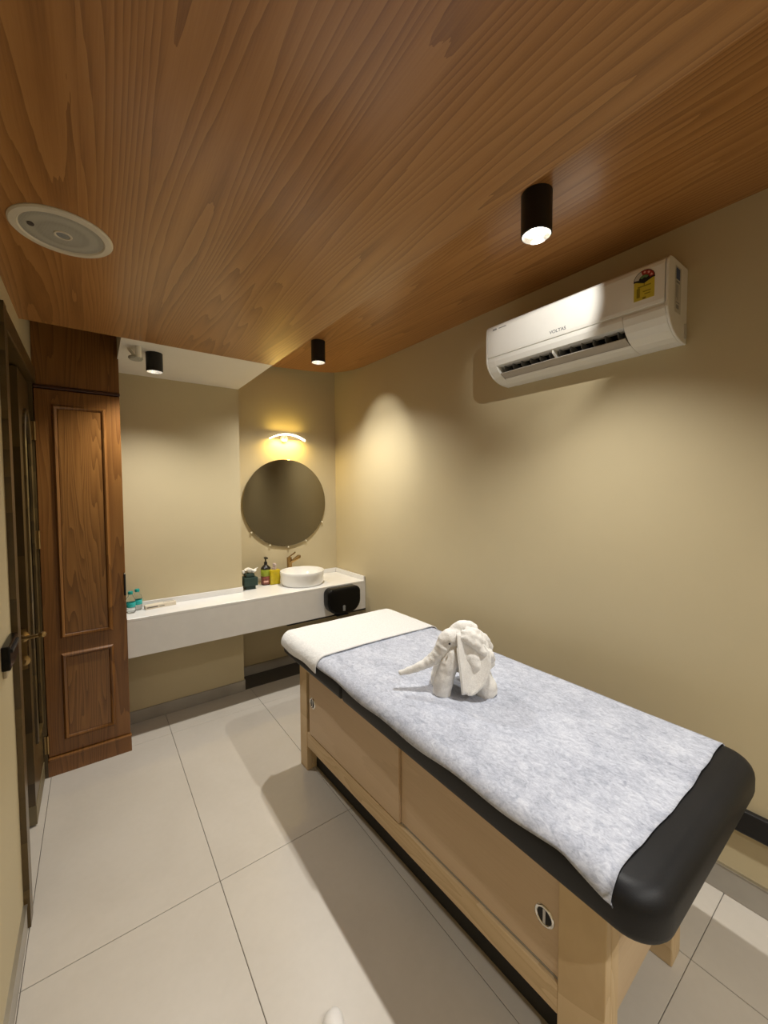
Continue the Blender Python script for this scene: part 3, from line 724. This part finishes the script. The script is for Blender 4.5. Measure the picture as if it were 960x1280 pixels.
for pts_, rd in (([(.078, -.046, .236), (.115, -.055, .228), (.152, -.056, .205), (.186, -.046, .176)], [.012, .018, .020, .013]),
                 ([(.090, -.040, .250), (.125, -.046, .246), (.165, -.042, .222), (.200, -.030, .185)], [.012, .018, .019, .014]),
                 ([(.150, -.060, .190), (.178, -.060, .180), (.205, -.050, .160), (.222, -.034, .130)], [.010, .017, .020, .014]),
                 ([(.110, -.030, .262), (.150, -.026, .250), (.190, -.012, .215), (.222, .004, .165)], [.012, .018, .022, .018])):
    hm.tube([E(*p) for p in pts_], rd, 12)
remeshed(hm, 'ear_fold', .005, .003, 60)
MB().lathe(E(.040, -.064, .214), [(0, -.0045), (.0032, -.003), (.0045, 0), (.0032, .003), (0, .0045)], 12).build('eye', 'eye', el, smooth=True)

# ------------------------------------------------------------------ air conditioner
ac = thing('air_conditioner', 'white split air conditioner high on the long beige wall', 'air conditioner', (1.96, 1.03, 2.18))
def AC(off, y, z): return (WX(y) - .001 - off, y, z)
Y0, Y1 = .612, 1.448
def acprism(prof, ya, yb): return MB().add([AC(o, ya, z) for o, z in prof] + [AC(o, yb, z) for o, z in prof],
    [tuple(range(len(prof))), tuple(range(len(prof), 2 * len(prof)))[::-1]] + [(i, (i + 1) % len(prof), len(prof) + (i + 1) % len(prof), len(prof) + i) for i in range(len(prof))])
top = [(0, 2.30), (0, 2.484), (.165, 2.486), (.186, 2.480), (.192, 2.472), (.192, 2.30)]
acprism(top, Y0 + .002, Y1 - .002).build('case', 'acwhite', ac, bevel=.004)
low = [(0, 2.186), (0, 2.302), (.196, 2.302), (.196, 2.288), (.186, 2.262), (.168, 2.238), (.140, 2.216), (.100, 2.198), (.060, 2.189)]
curve = low[3:]
oy0, oy1 = .765, 1.395
# lower case: right block, left block, thin upper lip and lower lip around the outlet
acprism(low, Y0 + .002, oy0).build('lower_case', 'acwhite', ac, bevel=.003)
acprism(low, oy1, Y1 - .002).build('lower_case', 'acwhite', ac, bevel=.003)
acprism([(.12, 2.302), (.196, 2.302), (.196, 2.288), (.187, 2.264), (.12, 2.264)], oy0, oy1).build('upper_lip', 'acwhite', ac)
acprism([(0, 2.186), (0, 2.204), (.098, 2.204), (.114, 2.2055), (.100, 2.198), (.060, 2.189)], oy0, oy1).build('lower_lip', 'acwhite', ac)
acprism([(.03, 2.216), (.03, 2.300), (.085, 2.300), (.070, 2.216)], oy0, oy1).build('outlet_back', 'acdark', ac)
acprism([(.156, 2.229), (.159, 2.225), (.112, 2.2065), (.100, 2.205), (.098, 2.209)], oy0 + .004, oy1 - .004).build('flap', 'acflap', ac)
for k in range(12):
    yv = oy0 + .035 + k * (oy1 - oy0 - .06) / 11
    acprism([(.085, 2.216), (.085, 2.266), (.150, 2.266), (.150, 2.246), (.115, 2.216)], yv, yv + .003).build('vane', 'acgrey', ac)
acprism([(.09, 2.220), (.09, 2.285), (.182, 2.272), (.176, 2.246), (.140, 2.222)], 1.075, 1.082).build('flap_support', 'acwhite', ac)
acprism([(.192, 2.312), (.192, 2.474), (.1965, 2.470), (.2000, 2.455), (.2000, 2.325), (.197, 2.312)], Y0 + .004, Y1 - .004).build('front_panel', 'acpanel', ac, bevel=.0015)
def endcap(y, sgn, nm):
    prof = [(0, 2.184), (0, 2.486), (.150, 2.488), (.180, 2.484), (.196, 2.470), (.200, 2.45), (.200, 2.292), (.188, 2.262), (.170, 2.238), (.142, 2.214), (.100, 2.196), (.060, 2.187)]
    return acprism(prof, y, y + sgn * .010).build(nm, 'acwhite', ac, bevel=.004)
endcap(Y0 + .002, -1, 'end_cap'); endcap(Y1 - .002, 1, 'end_cap')
acprism([(.012, 2.205), (.012, 2.262), (.030, 2.262), (.030, 2.205)], Y0 - .012, Y0 - .007).build('pipe_knockout', 'ltgrey', ac)
# lettering and stickers
def onfront(x, y, d): return AC(.2004 + d, 1.043 - x, 2.337 + y)
flat_text('logo_lettering', 'VOLTAS', .021, 'inkgrey', ac, lambda x, y, d: onfront(x * 1.05, y, d), .0003)
flat_text('corner_lettering', 'TATA', .010, 'inkbrown', ac, lambda x, y, d: AC(.2004 + d, 1.397 - x, 2.452 + y), .0004)
MB().add([AC(.2006, yv, zv) for yv, zv in ((1.372, 2.450), (1.325, 2.450), (1.325, 2.454), (1.372, 2.454))], [(0, 1, 2, 3)]).build('corner_print', 'inkgrey', ac)
# energy label
def FR(y, z, o=.2006): return AC(o, y, z)
ey0, ey1 = .650, .722
lab = MB().prism([FR(ey1, 2.344, .2002), FR(ey0, 2.344, .2002), FR(ey0, 2.418, .2002), FR(ey1, 2.418, .2002)], (-.0005, 0, 0)).build('energy_label', 'yellow', ac)
cy, cz, rr = (ey0 + ey1) / 2, 2.420, .038
def sector(a0, a1, r0, r1, o, mat, nm):
    n = 10; vs = [FR(cy + r * math.cos(a0 + (a1 - a0) * k / n), cz + r * .98 * math.sin(a0 + (a1 - a0) * k / n), o) for r in (r0, r1) for k in range(n + 1)]
    return MB().add(vs, [(k, k + 1, n + 2 + k, n + 1 + k) for k in range(n)]).build(nm, mat, lab)
def deg(x): return math.radians(x)
sector(deg(-4), deg(184), 0, rr, .2010, 'black', 'dial_base')
sector(deg(72), deg(172), .019, .0355, .2013, 'red', 'dial_red')
sector(deg(8), deg(72), .019, .0355, .2013, 'ltgrey', 'dial_pale')
sector(deg(30), deg(150), .008, .0175, .2013, 'green', 'dial_green')
MB().prism([FR(cy + .037, cz + .001, .2010), FR(cy, cz - .014, .2010), FR(cy - .037, cz + .001, .2010)], (-.0004, 0, 0)).build('dial_foot', 'black', lab)
def star(yc, zc, r, mat):
    vs = [FR(yc, zc, .2016)] + [FR(yc + (r if k % 2 == 0 else r * .45) * math.sin(PI * k / 5), zc + (r if k % 2 == 0 else r * .45) * math.cos(PI * k / 5), .2016) for k in range(10)]
    MB().add(vs, [(0, 1 + k, 1 + (k + 1) % 10) for k in range(10)]).build('star', mat, lab)
for a in (157, 125, 93): star(cy + .0275 * math.cos(deg(a)), cz + .0275 * math.sin(deg(a)), .0058, 'pinkstar')
pr = MB()
for (a, b_, c_, d_) in ((.700, .712, 2.355, 2.392), (.662, .708, 2.393, 2.398), (.662, .690, 2.372, 2.376), (.664, .684, 2.362, 2.366), (.679, .691, 2.345, 2.353), (.684, .687, 2.398, 2.406)):
    pr.add([FR(b_, c_, .2012), FR(a, c_, .2012), FR(a, d_, .2012), FR(b_, d_, .2012)], [(0, 1, 2, 3)])
pr.build('label_print', 'olive', lab)
# side sticker (faces the camera on the near end cap)
def SD(o, z, e=.0005): return (WX(Y0) - .001 - o, Y0 - .008 - e, z)
def sq(o0, o1, z0, z1, mat, nm, parent, e): return MB().add([SD(o1, z0, e), SD(o0, z0, e), SD(o0, z1, e), SD(o1, z1, e)], [(0, 1, 2, 3)]).build(nm, mat, parent)
ss = sq(.075, .135, 2.285, 2.462, 'ltgrey', 'side_sticker', ac, .0008)
sq(.088, .128, 2.412, 2.455, 'blue', 'blue_patch', ss, .0014)
p2 = MB()
for o0, o1, z0, z1 in ((.090, .126, 2.398, 2.406), (.108, .113, 2.335, 2.392), (.120, .124, 2.34, 2.39), (.09, .126, 2.322, 2.326), (.096, .124, 2.300, 2.316)):
    p2.add([SD(o1, z0, .0014), SD(o0, z0, .0014), SD(o0, z1, .0014), SD(o1, z1, .0014)], [(0, 1, 2, 3)])
p2.build('sticker_print', 'inkgrey', ss)

# ------------------------------------------------------------------ ceiling speaker
sk = thing('ceiling_speaker', 'round ceiling speaker with grey grille set in the low oak ceiling', 'speaker', (-.050, 1.575, ZL))
c = (-.050, 1.575, ZL)
MB().lathe(c, [(.101, -.004), (.105, -.008), (.122, -.007), (.126, -.003), (.126, 0)], 64).build('rim', 'speakerw', sk, smooth=True)
MB().lathe(c, [(0, -.008), (.05, -.0075), (.101, -.0045)], 64).build('grille', 'grille', sk, smooth=True)
MB().lathe(c, [(.016, -.006), (.018, -.0105), (.022, -.0105), (.024, -.006)], 32).build('tweeter_ring', 'speakerw', sk, smooth=True)
MB().lathe(c, [(0, -.010), (.016, -.009)], 24).build('tweeter', 'inkgrey', sk, smooth=True)
MB().lathe((c[0] - .073, c[1] - .012, c[2] - .0072), [(0, -.0012), (.011, -.001), (.011, .001)], 16, sc=(.75, 1)).build('badge', 'inkbrown', sk)

# ------------------------------------------------------------------ spot lamps
def spot(x, y, z, r, h, label, power=SPOT_W, angle=136, spill=None, group='black cylinder ceiling spots'):
    t = thing('ceiling_spot', label, 'lamp', (x, y, z), group)
    c = (x, y, z)
    MB().lathe(c, [(r * .90, -h + .012), (r * .93, -h), (r, -h + .003), (r, 0), (0, 0)], 40).build('housing', 'black', t, smooth=True)
    MB().lathe(c, [(r * .92, -h + .001), (r * .80, -h + .010), (r * .72, -h + .012), (r * .60, -h + .026), (r * .46, -h + .040)], 40).build('reflector', 'refl', t, smooth=True)
    MB().lathe(c, [(r * .46, -h + .040), (r * .30, -h + .032), (0, -h + .028)], 24).build('lens', 'bulb', t, smooth=True)
    def lit(nm, pw, an, bl, d, dz=None, rad=.016):
        l = bpy.data.lights.new(nm, 'SPOT'); l.energy = pw; l.color = SPOT_COL; l.spot_size = math.radians(an); l.spot_blend = bl; l.shadow_soft_size = rad
        o = bpy.data.objects.new(nm, l); COL.objects.link(o); o.parent = t; o.location = (0, 0, -h - .004 if dz is None else dz)
        o.rotation_euler = Vector(d).to_track_quat('-Z', 'Y').to_euler()
    lit('beam_light', power, angle, 1.0, (0, 0, -1))
    if spill: lit('spill_light', power * spill[0], spill[1], spill[2], spill[3], -h + .0035, .004)     # light the reflector throws sideways
    return t
spot(1.333, .875, ZH, .054, .148, 'black cylinder ceiling spot beside the air conditioner', angle=116, spill=(.14, 64, .5, (.44, .22, -.11)))
spot(1.340, 2.63, ZH, .050, .150, 'black cylinder ceiling spot near the mirror corner', spill=(.13, 62, .7, (.62, .03, -.56)))
spot(.306, 2.640, ZL + .002, .043, .105, 'small black cylinder spot under the white ceiling strip', SPOT_W * .5)
spot(1.333, -.88, ZH, .052, .148, 'unseen black cylinder ceiling spot added behind the camera')  # unseen lamp continuing the row, added to light the room
spot(.35, -.60, ZL, .052, .148, 'unseen black cylinder ceiling spot added behind the camera on the low panel', SPOT_W * .5)  # lamp out of view, added to brighten the room
# sensor / small bracket beside the white-strip spot
pb = thing('ceiling_sensor', 'small white pipe stub with grey disc beside the small spot', 'sensor', (.215, 2.52, ZL))
MB().lathe((.222, 2.56, ZL + .002), [(.013, -.062), (.014, -.060), (.014, 0)], 16).build('pipe_stub', 'lampbody', pb, smooth=True)
def tilt(p): return p
MB().lathe((.212, 2.60, ZL - .052), [(0, -.010), (.030, -.010), (.036, -.002), (.034, .006), (.020, .012), (0, .014)], 24).build('disc', plain('sensor_grey', (.42, .41, .34), .5), pb, smooth=True)
MB().tube([(.212, 2.60, ZL - .045), (.190, 2.62, ZL - .012), (.182, 2.625, ZL + .002)], .008, 8).build('arm', 'lampbody', pb, smooth=True)

# white slipper toe at the bottom of the picture
sl = thing('slipper', 'white slipper on the floor at the bottom edge', 'slipper', (.50, .86, 0))
def slp(s, t):
    a = PI * (s) ; yy = 1.030 - .25 * t
    wv = .034 * math.sqrt(max(0, 1 - (1 - min(1, t / .18)) ** 2)) if t < .18 else .034 + .006 * (t - .18)
    hv = (.022 + .026 * min(1, t / .3)) * (math.sqrt(max(0, 1 - (1 - min(1, t / .15)) ** 2)) if t < .15 else 1)
    return (.537 - .08 * t + wv * math.cos(a), yy - .02 * abs(math.cos(a)) * 0, .014 + hv * math.sin(a))
MB().grid(slp, 18, 24).build('upper', 'slipper', sl, smooth=True, solid=.003)
so = [(.537 - .08 * t + sx * w_, 1.035 - .25 * t) for sx, seq in ((1, range(0, 11)), (-1, range(10, -1, -1))) for t, w_ in [(k / 10, .039 * math.sqrt(max(0, 1 - (1 - min(1, (k / 10) / .2)) ** 2))) for k in seq]]
MB().prism([(x, y, .001) for x, y in so[1:-1]], (0, 0, .014)).build('sole', 'slipper', sl)
